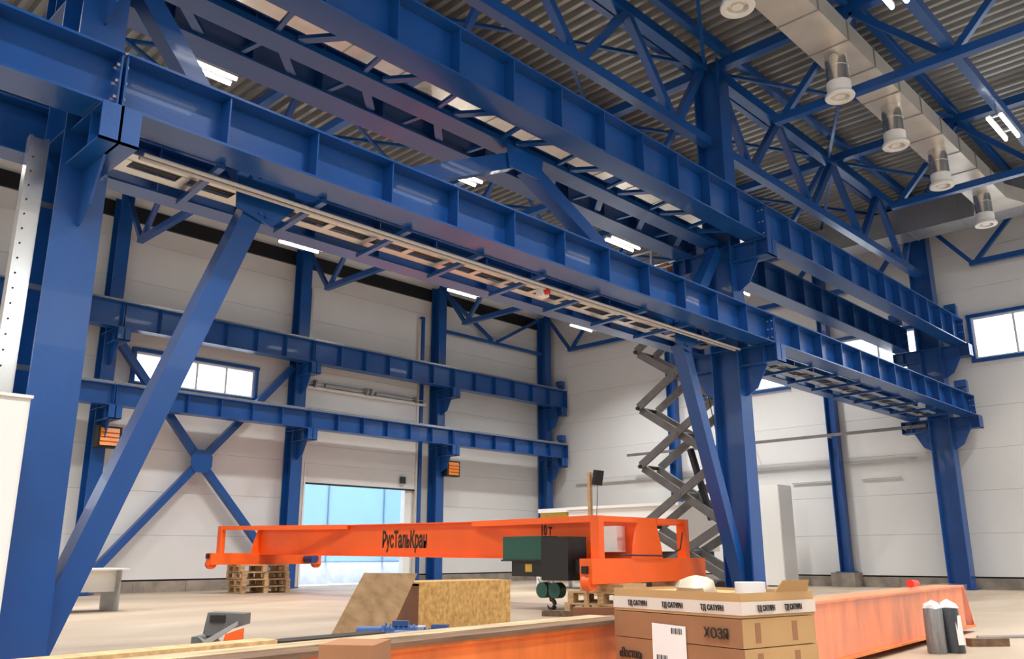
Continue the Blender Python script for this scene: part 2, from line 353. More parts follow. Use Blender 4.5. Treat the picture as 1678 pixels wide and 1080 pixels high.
# ------------------------------------------------------------------ crane girders
def girder(label, x, y0, y1, z0, z1, w=0.42, step=1.0, rail=True, group=None, stiff_side=(1, -1), name='crane_girder'):
    t = thing(name, label, 'girder', (x, (y0+y1)/2, z0), group); g = 0.012
    y0 += g; y1 -= g
    BX(x-w/2, x+w/2, y0, y1, z0, z0+0.025).build('bottom_flange', 'blue', t)
    BX(x-w/2, x+w/2, y0, y1, z1-0.025, z1).build('top_flange', 'blue', t)
    BX(x-0.008, x+0.008, y0, y1, z0+0.025, z1-0.025).build('web', 'blue', t)
    if rail: MB().beam((x, y0, z1+0.045), (x, y1, z1+0.045), I(0.09, 0.09, 0.02, 0.03)).build('crane_rail', 'steel', t)
    n = max(2, round((y1-y0)/step)); me = None
    ys = [y0+0.012+(y1-y0-0.024)*k/n for k in range(n+1)]
    for yy in ys:
        for s in stiff_side:
            if me is None:
                o = BX(x+0.008, x+w/2-0.02, yy-0.008, yy+0.008, z0+0.025, z1-0.025).build('stiffener', 'blue', t); me = o.data; base_y = yy
            else:
                o = bpy.data.objects.new('stiffener', me); COL.objects.link(o); o.parent = t; o.location = (0, yy-base_y, 0)
                if s < 0: o.location = (-(w/2-0.012), yy-base_y, 0)
    if w > 0.4:
        bm_ = None
        for yy in (y0+0.024, y1-0.030):
            for z in (z0+0.12, (z0+z1)/2, z1-0.12):
                for xo in (0.07, 0.15):
                    if bm_ is None: bm_ = MB().tube([(x+xo, yy-0.012, z), (x+xo, yy+0.012, z)], 0.016, 6).build('bolt', 'tray', t); b0 = (xo, yy, z)
                    else:
                        o = bpy.data.objects.new('bolt', bm_.data); COL.objects.link(o); o.parent = t; o.location = (xo-b0[0], yy-b0[1], z-b0[2])
    return t
XRr, XLl, XLo = XM+0.80, XM-0.80, XM-0.70
spans = [(-9.0, YN, 'reaching past the column with the white cabinet'), (YN, 14.65, 'spanning above the orange crane bridge'), (14.65, 26.62, 'running on to the far white wall')]
for y0, y1, w_ in spans:
    girder('lower blue crane girder on duct side, %s' % w_, XRr, y0, y1, LO0, LO1)
    girder('upper blue crane girder on duct side, %s' % w_, XRr, y0, y1, UP0, UP1)
    girder('lower blue middle-row crane girder on door side, %s' % w_, XLo, y0, y1, LO0, LO1, w=0.30)
    girder('upper blue middle-row crane girder on door side, %s' % w_, XLl, y0, y1, UP0, UP1)
wsp = ['fourth', 'third', 'second', 'first']
for i in range(4):
    for z0, z1, u in ((LO0, LO1, 'lower'), (UP0, UP1, 'upper')):
        girder('%s blue crane girder along door wall, %s span from the far corner' % (u, wsp[i]), XW+0.80, YC[i], YC[i+1]+(0.35 if i == 3 else 0), z0, z1, w=0.36, step=1.0)
for xx, zz, l in ((XRr, LO1, 'lower duct-side'), (XRr, UP1, 'upper duct-side'), (XLo, LO1, 'lower door-side'), (XLl, UP1, 'upper door-side')):
    t = thing('end_stop', 'blue end stop block at far end of the %s middle girder' % l, 'end stop', (xx, 26.3, zz))
    BX(xx-0.13, xx+0.13, 26.25, 26.45, zz+0.092, zz+0.42).build('post', 'blue', t); BX(xx-0.16, xx+0.16, 26.15, 26.25, zz+0.22, zz+0.42).build('buffer', 'blue', t)
for zz, l in ((LO1, 'lower'), (UP1, 'upper')):
    t = thing('end_stop', 'blue end stop block at corner end of the %s door-wall girder' % l, 'end stop', (XW+0.8, 26.8, zz))
    BX(XW+0.67, XW+0.93, 26.72, 26.9, zz+0.092, zz+0.4).build('post', 'blue', t); BX(XW+0.66, XW+0.94, 26.62, 26.72, zz+0.2, zz+0.4).build('buffer', 'blue', t)
# lattice walkway between the upper girders, with its middle beam
def lattice(y0, y1, label):
    t = thing('brake_lattice', label, 'lattice', (XM, (y0+y1)/2, UP0))
    ya, yb = y0+0.35, y1-0.35
    MB().beam((XM-0.05, ya, UP0+0.05), (XM-0.05, yb, UP0+0.05), C(0.09, 0.34, 0.02), up=(0, 0, 1)).build('middle_beam', 'blue', t)
    n = round((yb-ya)/1.2); s = (yb-ya)/n
    for k in range(n):
        a = ya+k*s
        for x0, x1 in ((XM+0.13, XRr-0.22), (XM-0.23, XLl+0.22)):
            MB().beam((x0, a+0.16, UP0+0.06), (x1, a+0.10, UP0+0.06), R(0.06, 0.05)).build('lattice_bar', 'blue', t)
            MB().beam((x0, a+0.46, UP0+0.06), (x1, a+0.80, UP0+0.06), R(0.11, 0.05)).build('lattice_bar', 'blue', t)
    return t
lattice(2.65, 14.65, 'blue zigzag lattice between upper girders above the orange crane bridge')
# portal bracing in the middle row
pb = thing('portal_brace', 'blue portal bracing with sloping legs between the two nearer middle columns', 'brace', (XM, 8.65, 0))
def mem(nm, p, q, w=0.26, prof=None): return MB().beam((XM, *p), (XM, *q), prof or R(w, w), up=(1, 0, 0)).build(nm, 'blue', pb)
n1, n2, ap = (4.42, 4.80), (12.88, 4.80), (8.66, 6.78)
for pts in ([(2.695, 0.55), (2.695, 0.04), (2.74, 0.04), (4.44, 4.60), (4.22, 4.69)], [(14.435, 0.93), (14.435, 0.32), (12.80, 4.60), (13.02, 4.69)]):
    MB().poly([(XM-0.12, *p) for p in pts], (0.24, 0, 0)).build('leg', 'blue', pb)
mem('upper_diagonal', (n1[0]+0.2, n1[1]+0.1), (ap[0]-0.15, ap[1]-0.05), 0.24); mem('upper_diagonal', (n2[0]-0.2, n2[1]+0.1), (ap[0]+0.15, ap[1]-0.05), 0.24)
mem('knee_brace', (n1[0]-0.12, n1[1]+0.18), (2.84, 6.80), 0.22); mem('knee_brace', (n2[0]+0.12, n2[1]+0.18), (14.34, 6.80), 0.22)
for c in (n1, n2):
    MB().poly([(XM+0.14, c[0]-0.34, c[1]-0.2), (XM+0.14, c[0]+0.1, c[1]-0.32), (XM+0.14, c[0]+0.40, c[1]), (XM+0.14, c[0]+0.32, c[1]+0.28), (XM+0.14, c[0]-0.1, c[1]+0.36), (XM+0.14, c[0]-0.36, c[1]+0.2)], (0.02, 0, 0)).build('gusset_plate', 'blue', pb)
    for a, b in ((-.2, .2), (-.08, .24), (.25, .12), (.28, .0), (-.06, -.2), (.02, -.22)):
        MB().tube([(XM+0.16, c[0]+a, c[1]+b), (XM+0.185, c[0]+a, c[1]+b)], 0.024, 6).build('bolt', 'blue', pb)
MB().poly([(XM+0.14, ap[0]-0.4, ap[1]+0.12), (XM+0.14, ap[0]-0.35, ap[1]-0.25), (XM+0.14, ap[0]+0.35, ap[1]-0.25), (XM+0.14, ap[0]+0.4, ap[1]+0.12)], (0.02, 0, 0)).build('gusset_plate', 'blue', pb)
# cross brace on the door wall
cb = thing('cross_brace', 'blue X-shaped brace on the door wall below its ribbon window', 'brace', (XW, 11.65, 0))
def cm(p, q): return MB().beam((XW, *p), (XW, *q), R(0.2, 0.2), up=(1, 0, 0)).build('diagonal', 'blue', cb)
cn = (11.6, 3.62)
cm((8.85, 6.85), (cn[0]-0.14, cn[1]+0.17)); cm((14.45, 6.85), (cn[0]+0.14, cn[1]+0.17)); cm((8.85, 0.45), (cn[0]-0.14, cn[1]-0.17)); cm((14.45, 0.45), (cn[0]+0.14, cn[1]-0.17))
MB().poly([(XW+0.1, cn[0]-.32, cn[1]+.14), (XW+0.1, cn[0]-.2, cn[1]+.32), (XW+0.1, cn[0]+.2, cn[1]+.32), (XW+0.1, cn[0]+.32, cn[1]+.14), (XW+0.1, cn[0]+.32, cn[1]-.14), (XW+0.1, cn[0]+.2, cn[1]-.32), (XW+0.1, cn[0]-.2, cn[1]-.32), (XW+0.1, cn[0]-.32, cn[1]-.14)], (0.03, 0, 0)).build('gusset_plate', 'blue', cb)
# eaves tie truss on door wall between the last two columns
et = thing('eaves_truss', 'blue tie truss high on the door wall beside the corner column', 'truss', (XW, 23.65, 9.3))
MB().beam((XW, 20.85, 9.28), (XW, 26.45, 9.28), R(.12, .12)).build('chord', 'blue', et)
for p, q in (((20.85, 10.85), (23.5, 9.38)), ((23.8, 9.38), (26.45, 10.85))): MB().beam((XW, *p), (XW, *q), R(.12, .12)).build('diagonal', 'blue', et)
# ------------------------------------------------------------------ roof steel
def truss_x(label, xa, xb, y):
    t = thing('roof_truss', label, 'truss', ((xa+xb)/2, y, ZB)); n = 4
    b0, b1 = xa+1.5, xb-1.5; s = (b1-b0)/n
    MB().beam((b0-0.12, y, ZB), (b1+0.12, y, ZB), R(0.16, 0.16)).build('bottom_chord', 'blue', t)
    MB().beam((xa+0.1, y, ZT), (xb-0.1, y, ZT), R(0.2, 0.2)).build('top_chord', 'blue', t)
    tops = [xa+0.2]+[b0+s*(k+0.5) for k in range(n)]+[xb-0.2]
    for k in range(n+1):
        bx = b0+s*k
        MB().beam((tops[k], y, ZT-0.08), (bx-0.08, y, ZB+0.06), R(0.12, 0.12)).build('diagonal', 'blue', t)
        MB().beam((bx+0.08, y, ZB+0.06), (tops[k+1], y, ZT-0.08), R(0.12, 0.12)).build('diagonal', 'blue', t)
where = {2.48: 'over the column with white cabinet', 8.65: 'over the ribbon window of the door wall', 14.65: 'over the middle column', 20.65: 'midway between middle column and far wall', 26.65: 'tight against the far wall'}
for yy in YC:
    truss_x('blue roof truss on the door side, %s' % where[yy], XW, XM, yy)
    truss_x('blue roof truss on the duct side, %s' % where[yy], XM, XR, yy)
for y0, y1, l in ((2.65, 14.65, 'blue zigzag longitudinal truss above middle row, over the portal bracing'), (14.65, 26.65, 'blue zigzag longitudinal truss above middle row, reaching the far wall')):
    t = thing('longitudinal_truss', l, 'truss', (XM, (y0+y1)/2, ZB))
    zb, zt = 9.20, 10.95; a, b = y0+0.3, y1-0.3
    MB().beam((XM, a, zb), (XM, b, zb), R(0.2, 0.2)).build('bottom_chord', 'blue', t)
    MB().beam((XM, a, zt), (XM, b, zt), R(0.24, 0.22)).build('top_chord', 'blue', t)
    for k in range(4):
        bn = y0+1.5+3*k
        MB().beam((XM, max(y0+3*k, a)+0.05, zt-0.08), (XM, bn-0.1, zb+0.08), R(0.15, 0.15)).build('diagonal', 'blue', t)
        MB().beam((XM, bn+0.1, zb+0.08), (XM, min(y0+3*k+3, b)-0.05, zt-0.08), R(0.15, 0.15)).build('diagonal', 'blue', t)
def nodes(xa, xb): s = (xb-xa-3)/4; return [xa+1.5+s*k for k in range(5)], [xa+1.5+s*(k+.5) for k in range(4)]
BL, TL = nodes(XW, XM); BR, TR = nodes(XM, XR)
ordn = ['first', 'second', 'third', 'fourth', 'fifth', 'sixth', 'seventh', 'eighth']
PU = sorted([x for x in TL+[XM-0.45, XW+1.2]], reverse=True); PV = sorted(TR+[XM+0.45])
for xx in PU+PV:
    side = 'duct' if xx > XM else 'door'
    o = MB().beam((xx, WB+0.05, ZT+0.20), (xx, WE-0.2, ZT+0.20), I(0.2, 0.14, 0.014, 0.012)).build('roof_purlin', 'blue')
    tag(o, 'long blue roof purlin, %s from the middle columns on the %s side' % (ordn[(PU if side == 'door' else PV).index(xx)], side), 'purlin', 'roof purlins %s side' % side)
for xx in BL[1:4]+BR[1:4]:
    side = 'duct' if xx > XM else 'door'
    o = MB().beam((xx, WB+0.05, ZB+0.20), (xx, 26.5, ZB+0.20), R(0.16, 0.2)).build('tie_beam', 'blue')
    tag(o, 'long blue tie beam carrying lamps, %s from the middle columns on the %s side' % (ordn[(BL[3:0:-1] if side == 'door' else BR[1:4]).index(xx)], side), 'beam', 'lamp tie beams %s side' % side)
for side, T in (('door', TL), ('duct', TR)):
    for q_, (x0, x1) in enumerate(((T[-1], XM) if side == 'door' else (XM, T[0]), (T[1], T[2]))):
        for k in range(4):
            a, b = YC[k], YC[k+1]
            t = thing('plan_brace', 'thin crossed blue roof bracing, %s side, %s, %s bay from far wall' % (side, ('beside middle columns', 'at mid span')[q_], ordn[3-k]), 'brace', ((x0+x1)/2, (a+b)/2, ZT), 'roof plan bracing %s side' % side)
            MB().beam((x0, a+.2, ZT+0.02), (x1, b-.2, ZT+0.02), R(0.07, 0.07)).build('rod', 'blue', t)
            MB().beam((x1, a+.2, ZT-0.06), (x0, b-.2, ZT-0.06), R(0.07, 0.07)).build('rod', 'blue', t)
# ------------------------------------------------------------------ lamps
def make_lamp():
    t = thing('ceiling_lamp', 'x', 'lamp', (0, 0, 0))
    for s in (-0.11, 0.11):
        BX(s-0.035, s+0.035, -0.62, 0.62, 0.0, 0.05).build('housing', 'grey', t)
        MB().tube([(s, -0.60, -0.03), (s, 0.60, -0.03)], 0.034, 10).build('tube', 'tube', t, True)
    for s in (-0.4, 0.4):
        BX(-0.11, 0.11, s-0.02, s+0.02, 0.05, 0.08).build('cross_bar', 'grey', t); MB().tube([(0, s, 0.08), (0, s, 0.28)], 0.012, 6).build('hanger', 'steel', t)
    return t
lp = make_lamp(); first = True
rown = {BL[1]: 'row nearest the door wall', BL[2]: 'middle row of the door side', BL[3]: 'row nearest the middle columns', BR[1]: 'row beside the ventilation duct', BR[2]: 'row over the open floor', BR[3]: 'row nearest the right wall'}
for xx in BL[1:4]+BR[1:4]:
    for yy in (-6.35, -0.35, 5.65, 11.65, 17.65, 23.65):
        l = 'lit twin-tube lamp in the %s, %s from the far wall' % (rown[xx], ordn[round((23.65-yy)/6)])
        if first: o = lp; first = False; o.location = (xx, yy, ZB-0.18); o['label'] = l
        else: o = copy_tree(lp, (xx, yy, ZB-0.18), label=l)
        o['group'] = 'ceiling lamps, '+rown[xx]
        ld = bpy.data.lights.new('lamp_light', 'AREA'); ld.shape = 'RECTANGLE'; ld.size = 0.3; ld.size_y = 1.15; ld.energy = LAMP_W; ld.spread = math.radians(124); ld.color = (1.0, 0.985, 0.96)
        lo = bpy.data.objects.new('lamp_light', ld); COL.objects.link(lo); lo.parent = o; lo.location = (0, 0, -0.08)
# ------------------------------------------------------------------ ventilation
DX0, DX1, DZ0, DZ1 = -5.74, -5.00, 9.92, 10.32
vd = thing('ventilation_duct', 'long galvanised rectangular air duct running through the roof trusses', 'duct', (-5.37, 14, DZ0))
yy = -2.0; me = None
while yy < 23.3:
    if me is None:
        s0 = BX(DX0, DX1, yy+0.012, yy+1.213, DZ0, DZ1).build('duct_section', 'galv', vd); s1 = BX(DX0-0.02, DX1+0.02, yy-0.012, yy+0.012, DZ0-0.02, DZ1+0.02).build('joint_flange', 'galvside', vd); me = 1; yb = yy
    else:
        for s in (s0, s1):
            o = bpy.data.objects.new(s.name.split('.')[0], s.data); COL.objects.link(o); o.parent = vd; o.location = (0, yy-yb, 0)
    yy += 1.225
MB().poly([(DX0, 23.73, DZ0), (DX1, 23.73, DZ0), (DX1+0.3, 24.58, DZ0), (DX0-0.3, 24.58, DZ0)], (0, 0, 0.4)).build('transition', 'galv', vd)
xd = thing('ventilation_duct', 'dark wide air duct crossing in front of the far wall', 'duct', (-7.5, 25.0, 10.0))
for k in range(6):
    a = -10.6+k*1.4; BX(a+0.012, a+1.388, 24.62, 25.5, 9.98, 10.75).build('duct_section', 'galvside', xd); BX(a-0.012, a+0.012, 24.60, 25.52, 9.96, 10.77).build('joint_flange', 'galvside', xd)
vl = thing('ventilation_duct', 'galvanised air duct on the door side, seen through the zigzag lattice', 'duct', (-11.88, 14, DZ0))
yy = -2.0
while yy < 23.3:
    for s in (s0, s1):
        o = bpy.data.objects.new(s.name.split('.')[0], s.data); COL.objects.link(o); o.parent = vl; o.location = (0, yy-yb, 0)
    yy += 1.225
def diffuser(y, l, x=-5.37):
    zb = 9.02
    t = thing('air_diffuser', l, 'diffuser', (x, y, zb), 'air diffusers under the duct')
    MB().lathe((x, y, zb), [(0.20, 0.30), (0.20, 0.60), (0.206, 0.605), (0.206, 0.625), (0.20, 0.63), (0.20, 0.90)], 24).build('spiral_pipe', 'alu', t, True)
    MB().lathe((x, y, zb), [(0.0, 0.10), (0.15, 0.10), (0.17, 0.0), (0.255, 0.0), (0.265, 0.03), (0.25, 0.07), (0.215, 0.09), (0.215, 0.30), (0.0, 0.30)], 28).build('collar', 'white', t, True)
    MB().lathe((x, y, zb), [(0.0, 0.02), (0.09, 0.02), (0.1, 0.05), (0.06, 0.1), (0.0, 0.1)], 20).build('core', 'white', t, True)
diffuser(9.75, 'white round air diffuser under the duct on the door side', -11.88)
for yy in (10.55, 14.22, 16.9, 19.65, 22.9): diffuser(yy, 'white round air diffuser under the shiny duct, %s from the far wall' % ordn[(22.9, 19.65, 16.9, 14.22, 10.55).index(yy)])
# ------------------------------------------------------------------ cable tray between lower girders
def tray(y0, y1, label, x0=-8.66, x1=-8.16, z=4.86, m='tray', rw=0.16):
    t = thing('cable_tray', label, 'cable tray', ((x0+x1)/2, (y0+y1)/2, z))
    for x in (x0, x1-rw):
        BX(x, x+rw, y0, y1, z, z+0.012).build('side_rail', m, t); BX(x, x+0.01, y0, y1, z, z+0.08).build('side_lip', m, t)
    yy = y0+0.1
    while yy < y1:
        BX(x0+rw, x1-rw, yy-0.3*rw, yy+0.3*rw, z, z+0.012).build('rung', m, t); yy += 0.62
    yy = y0+0.75
    while yy < y1:
        MB().beam((XRr-0.17, yy, LO0-0.035), (XLo+0.12, yy+0.12, LO0-0.035), R(0.07, 0.055)).build('support_bar', 'blue', t); yy += 1.22
    for k in range(3): MB().tube([(x0+0.19+k*0.05, y0+0.1, z+0.035), (x0+0.19+k*0.05, y1-0.1, z+0.035)], 0.018, 6).build('cable', 'cable', t)
    return t
tray(2.9, 14.3, 'pale ladder cable tray between lower girders above the orange crane bridge')
tray(14.95, 26.2, 'ladder cable tray between lower girders near the far wall', m='grey', rw=0.04)
for k, (xx, zz) in enumerate(((-7.80, 4.72), (-7.90, 4.72))):
    tag(MB().tube([(xx, 2.95, zz), (xx, 14.3, zz)], 0.022, 8).build('conduit_pipe', 'conduit'), 'thin pale conduit under the lower duct-side girder, %s' % ('nearer the girder', 'nearer the cable tray')[k], 'pipe', 'conduits under the lower girder')
# vertical ladder on the near column
lt = thing('cable_ladder', 'shiny vertical cable ladder rising from the white cabinet to the girder', 'cable tray', (-8.35, 2.2, 2.2))
for yy in (2.06, 2.20): BX(-8.22, -8.12, yy-0.012, yy+0.012, 2.0, 4.72).build('side_rail', 'alu', lt)
BX(-8.24, -8.225, 2.05, 2.21, 2.0, 4.72).build('back_sheet', 'alu', lt)
BX(-8.125, -8.118, 2.072, 2.188, 2.22, 4.70).build('cover', 'alu', lt)
for k in range(16): MB().tube([(-8.118, 2.09, 2.4+k*0.14), (-8.112, 2.09, 2.4+k*0.14)], 0.009, 6).build('hole', 'dark', lt)
for z in (2.55, 3.3, 4.1): BX(-8.26, -8.24, 2.1, 2.42, z, z+0.05).build('clamp', 'steel', lt)
cbn = thing('electrical_cabinet', 'tall pale cabinet standing against the wide blue column', 'cabinet', (-7.6, 1.75, 0))
BX(-7.80, -7.42, 1.3, 2.16, 0.06, 2.17).build('body', 'white', cbn); BX(-7.78, -7.44, 1.32, 2.14, 0, 0.06).build('plinth', 'grey', cbn)
BX(-7.42, -7.40, 1.32, 2.14, 0.1, 2.14).build('door', 'white', cbn); BX(-7.40, -7.38, 1.37, 1.40, 1.0, 1.2).build('handle', 'black', cbn)
BX(-7.81, -7.39, 1.29, 2.17, 2.17, 2.195).build('roof_plate', 'white', cbn)
# ------------------------------------------------------------------ heaters
def heater(y, l):
    t = thing('fan_heater', l, 'heater', (XW+0.35, y, 3.8))
    x = XW+0.24
    BX(x, x+0.28, y-0.02, y+0.60, 3.74, 4.30).build('housing', 'black', t)
    for k in range(4): MB().poly([(x+0.281, y+0.05, 3.80+k*0.115), (x+0.32, y+0.05, 3.79+k*0.115), (x+0.281, y+0.05, 3.905+k*0.115)], (0, 0.48, 0)).build('louvre', 'heater', t, label='orange louvre')
    BX(XW+0.2, x+0.1, y+0.1, y+0.2, 3.9, 4.0).build('bracket', 'black', t)
heater(8.50, 'orange louvred fan heater on a wall column beside the X-shaped brace')
heater(20.75, 'orange louvred fan heater on the column next to the half-open door')
# ------------------------------------------------------------------ orange overhead crane bridge on pallets
CY = 12.9; XL_, XR_ = -22.0, -9.15
cr = thing('crane_bridge', 'orange overhead crane bridge resting on pallets on the floor', 'crane', ((XL_+XR_)/2, CY, 0.5))
zbL, zbR = 1.00, 0.86                                   # girder underside at both ends
def zb(x): return zbL+(zbR-zbL)*(x-XL_)/(XR_-XL_)
GH = 0.74
MB().poly([(XL_, CY-0.19, zb(XL_)+0.02), (XR_, CY-0.19, zb(XR_)+0.02), (XR_, CY-0.19, zb(XR_)+GH-0.02), (XL_, CY-0.19, zb(XL_)+GH-0.02)], (0, 0.38, 0)).build('box_girder', 'orange', cr)
for dz, w in ((0.0, 0.30), (GH-0.02, 0.32)):
    MB().poly([(XL_, CY-w, zb(XL_)+dz), (XR_, CY-w, zb(XR_)+dz), (XR_, CY-w, zb(XR_)+dz+0.02), (XL_, CY-w, zb(XL_)+dz+0.02)], (0, 2*w, 0)).build('flange', 'orange', cr)
for s, x in ((-1, XL_), (1, XR_)):
    z0 = zb(x); zt = z0+GH; tb = z0-0.36 if s > 0 else z0-0.26
    tk = BX(x-0.13, x+0.13, 11.20, 14.62, tb, z0+0.04).build('end_carriage', 'orange', cr)
    for yy in (11.28, 14.54):
        MB().tube([(x-0.08, yy, tb+0.02), (x+0.08, yy, tb+0.02)], 0.13, 16).build('wheel', 'orange', tk, True)
        BX(x-0.05, x+0.05, yy-0.14 if yy < 12 else yy+0.08, yy-0.08 if yy < 12 else yy+0.14, tb+0.16, tb+0.28).build('buffer', 'black', tk)
    MB().poly([(x+s*0.01, CY-0.45, z0+0.04), (x+s*0.01, CY+0.45, z0+0.04), (x+s*0.01, CY+0.42, z0+0.25), (x+s*0.01, CY+0.26, zt), (x+s*0.01, CY-0.26, zt), (x+s*0.01, CY-0.42, z0+0.25)], (s*0.03, 0, 0)).build('end_plate', 'orange', cr)
    for yy, e in ((11.52, -1), (14.1, 1)):
        BX(x-0.09, x+0.09, yy-0.07, yy+0.07, z0+0.04, zt).build('post', 'orange', cr)
        MB().beam((x, yy, zt-0.05), (x-s*4.2, CY+e*0.24, zb(x-s*4.2)+GH-0.05), R(0.12, 0.11)).build('plan_brace', 'orange', cr)
        BX(x-0.05, x+0.05, min(yy, CY+e*0.3), max(yy, CY+e*0.3), zt-0.09, zt).build('top_bar', 'orange', cr)
ccx = XR_+0.12
BX(XR_-0.9, XR_-0.3, CY-0.44, CY-0.20, zb(XR_)+0.15, zb(XR_)+0.6).build('control_box', 'white', cr, label='pale control box on the girder side')
for x, s in ((XL_, 1),):
    yy = 14.1; mo = MB().tube([(x+0.14, yy, zb(x)-0.12), (x+0.26, yy, zb(x)-0.12), (x+0.27, yy, zb(x)-0.12), (x+0.62, yy, zb(x)-0.12)], [0.10, 0.10, 0.13, 0.12], 14).build('drive_motor', 'motor', cr, True, 'blue drive motor')
MB().tube([(XR_+0.19, CY+0.9, zb(XR_)+0.5), (XR_+0.19, CY+0.8, zb(XR_)+0.2), (XR_+0.19, CY+0.4, zb(XR_)+0.08), (XR_+0.19, CY-0.5, zb(XR_)+0.09), (XR_+0.1, CY-0.9, zb(XR_)+0.1)], 0.016, 6).build('cable', 'cable', cr)
wy = CY-0.192
text('РусТальКран', 0.50, 0.50, 'ink', (-16.52, wy, 1.15), (1, 0, -0.011), (0, 0, 1), cr, bold=0.014)
text('10 т', 0.27, 0.62, 'ink', (-11.50, wy, 1.34), (1, 0, -0.011), (0, 0, 1), cr, bold=0.008)
# hoist hanging on the girder
hx, hy = -11.80, CY-0.72; hz = 0.94
ho = thing('chain_hoist', 'green and black electric hoist with hook hanging on the orange crane bridge', 'hoist', (hx, hy, hz))
BX(hx, hx+1.02, hy-0.22, hy+0.22, hz-0.06, hz+0.36).build('drum_housing', 'green', ho, label='green housing')
BX(hx-0.03, hx+1.05, hy-0.24, hy+0.24, hz-0.09, hz-0.06).build('housing_rim', 'black', ho)
BX(hx+1.02, hx+1.66, hy-0.26, hy+0.26, hz-0.42, hz+0.34).build('gearbox', 'black', ho)
BX(hx+0.20, hx+1.04, hy-0.18, hy+0.18, hz-0.36, hz-0.09).build('control_case', 'black', ho)
BX(hx+0.55, hx+0.72, hy-0.186, hy-0.18, hz-0.28, hz-0.14).build('warning_label', 'yellow', ho, label='yellow warning label')
BX(hx+0.3, hx+1.9, hy+0.27, hy+1.0, hz-0.20, hz-0.11).build('trolley_frame', 'black', ho)
BX(hx+1.0, hx+1.1, hy+0.2, hy+0.4, hz-0.2, hz+0.3).build('trolley_arm', 'black', ho)
BX(hx+1.66, hx+2.4, hy-0.12, hy+0.2, hz-0.30, hz-0.06).build('side_beam', 'black', ho)
BX(hx+1.95, hx+2.3, hy-0.15, hy+0.2, hz-0.55, hz-0.30).build('travel_motor', 'steel', ho)
kx = hx+1.02
for dx in (-0.32, -0.06, 0.06): MB().tube([(kx+dx, hy, hz-0.4), (kx+dx*0.5, hy, hz-0.62)], 0.008, 5).build('wire_rope', 'steel', ho)
hk = BX(kx-0.10, kx+0.10, hy-0.06, hy+0.06, hz-0.70, hz-0.50).build('hook_block', 'black', ho)
for s in (-1, 1): MB().tube([(kx+s*0.15, hy-0.09, hz-0.60), (kx+s*0.15, hy+0.09, hz-0.60)], 0.14, 18).build('sheave', 'green', hk, True, 'green pulley')
pts = [(kx, hy, hz-0.66), (kx, hy, hz-0.76)]
for k in range(15):
    a = math.radians(95-k*19); pts.append((kx+0.085*math.cos(a), hy, hz-0.845+0.085*math.sin(a)))
MB().tube(pts, [0.035]*2+[0.04]*7+[0.042, 0.04, 0.036, 0.03, 0.026, 0.02, 0.014, 0.008], 10).build('hook', 'black', ho, True)
# ------------------------------------------------------------------ pallets
hd = Vector((-math.sin(math.radians(YAW)), math.cos(math.radians(YAW)), 0)); rt = Vector((math.cos(math.radians(YAW)), math.sin(math.radians(YAW)), 0))
def make_pallet(L=1.35, Wd=1.05, h=0.185):
    t = thing('wooden_pallet', 'x', 'pallet', (0, 0, 0))
    for k in range(6): a = -Wd/2+k*(Wd-0.11)/5; BX(-L/2, L/2, a, a+0.11, h-0.03, h).build('deck_board', 'wood', t)
    for x in (-L/2, -0.06, L/2-0.12):
        BX(x, x+0.12, -Wd/2, Wd/2, h-0.055, h-0.03).build('cross_board', 'wood', t); BX(x, x+0.12, -Wd/2, Wd/2, 0, 0.025).build('bottom_board', 'wood', t)
        for y in (-Wd/2, -0.07, Wd/2-0.14): BX(x, x+0.12, y, y+0.14, 0.025, h-0.055).build('block', 'wood', t)
    return t
pl = make_pallet(); used = False
def pallet(x, y, z, rz, label, grp):
    global used
    if not used: used = True; o = pl; o.location = (x, y, z); o.rotation_euler = (0, 0, rz); o['label'] = label
    else: o = copy_tree(pl, (x, y, z), rz, label)
    o['group'] = grp
pos = ['bottom', 'second', 'third', 'top']
for k in range(4): pallet(XL_+0.05+0.03*(k % 2), 12.72-0.03*k, k*0.185, 0.04*((k % 3)-1)+1.45, '%s wooden pallet of the stack under the crane end near the door' % pos[k], 'pallets at the door end')
for k in range(2): pallet(XR_-0.05+0.04*k, 12.02+0.04*k, k*0.185, 0.05*k, '%s wooden pallet of the stack under the crane end behind the cardboard boxes' % ('bottom', 'top')[k], 'pallets at the box end')
o = BX(XR_-0.5, XR_+0.4, 11.65, 12.3, 0.37, 0.497).build('timber_block', 'wood'); tag(o, 'pale timber packing on pallets under the crane carriage', 'timber')
o = BX(XR_-0.4, XR_+0.4, 13.6, 14.35, 0.0, 0.497).build('timber_block', 'wood'); tag(o, 'square timber block under the far end of crane carriage by the lift', 'timber')
o = MB().poly([(-9.75, 10.78, 0.0), (-9.15, 11.02, 0.0), (-9.2, 11.12, 0.0), (-9.8, 10.88, 0.0)], (0, 0, 0.09)).build('timber_offcut', 'darkwood'); tag(o, 'dark plank offcut on the floor beside the pallets', 'timber')
sk = hd*14.6+rt*(14.6*(954-839)/1443)
tag(BX(sk.x, sk.x+0.06, sk.y, sk.y+0.06, 0, 0.60).build('timber_stake', 'wood'), 'upright wooden stake at the corner of the pallet stack', 'timber')
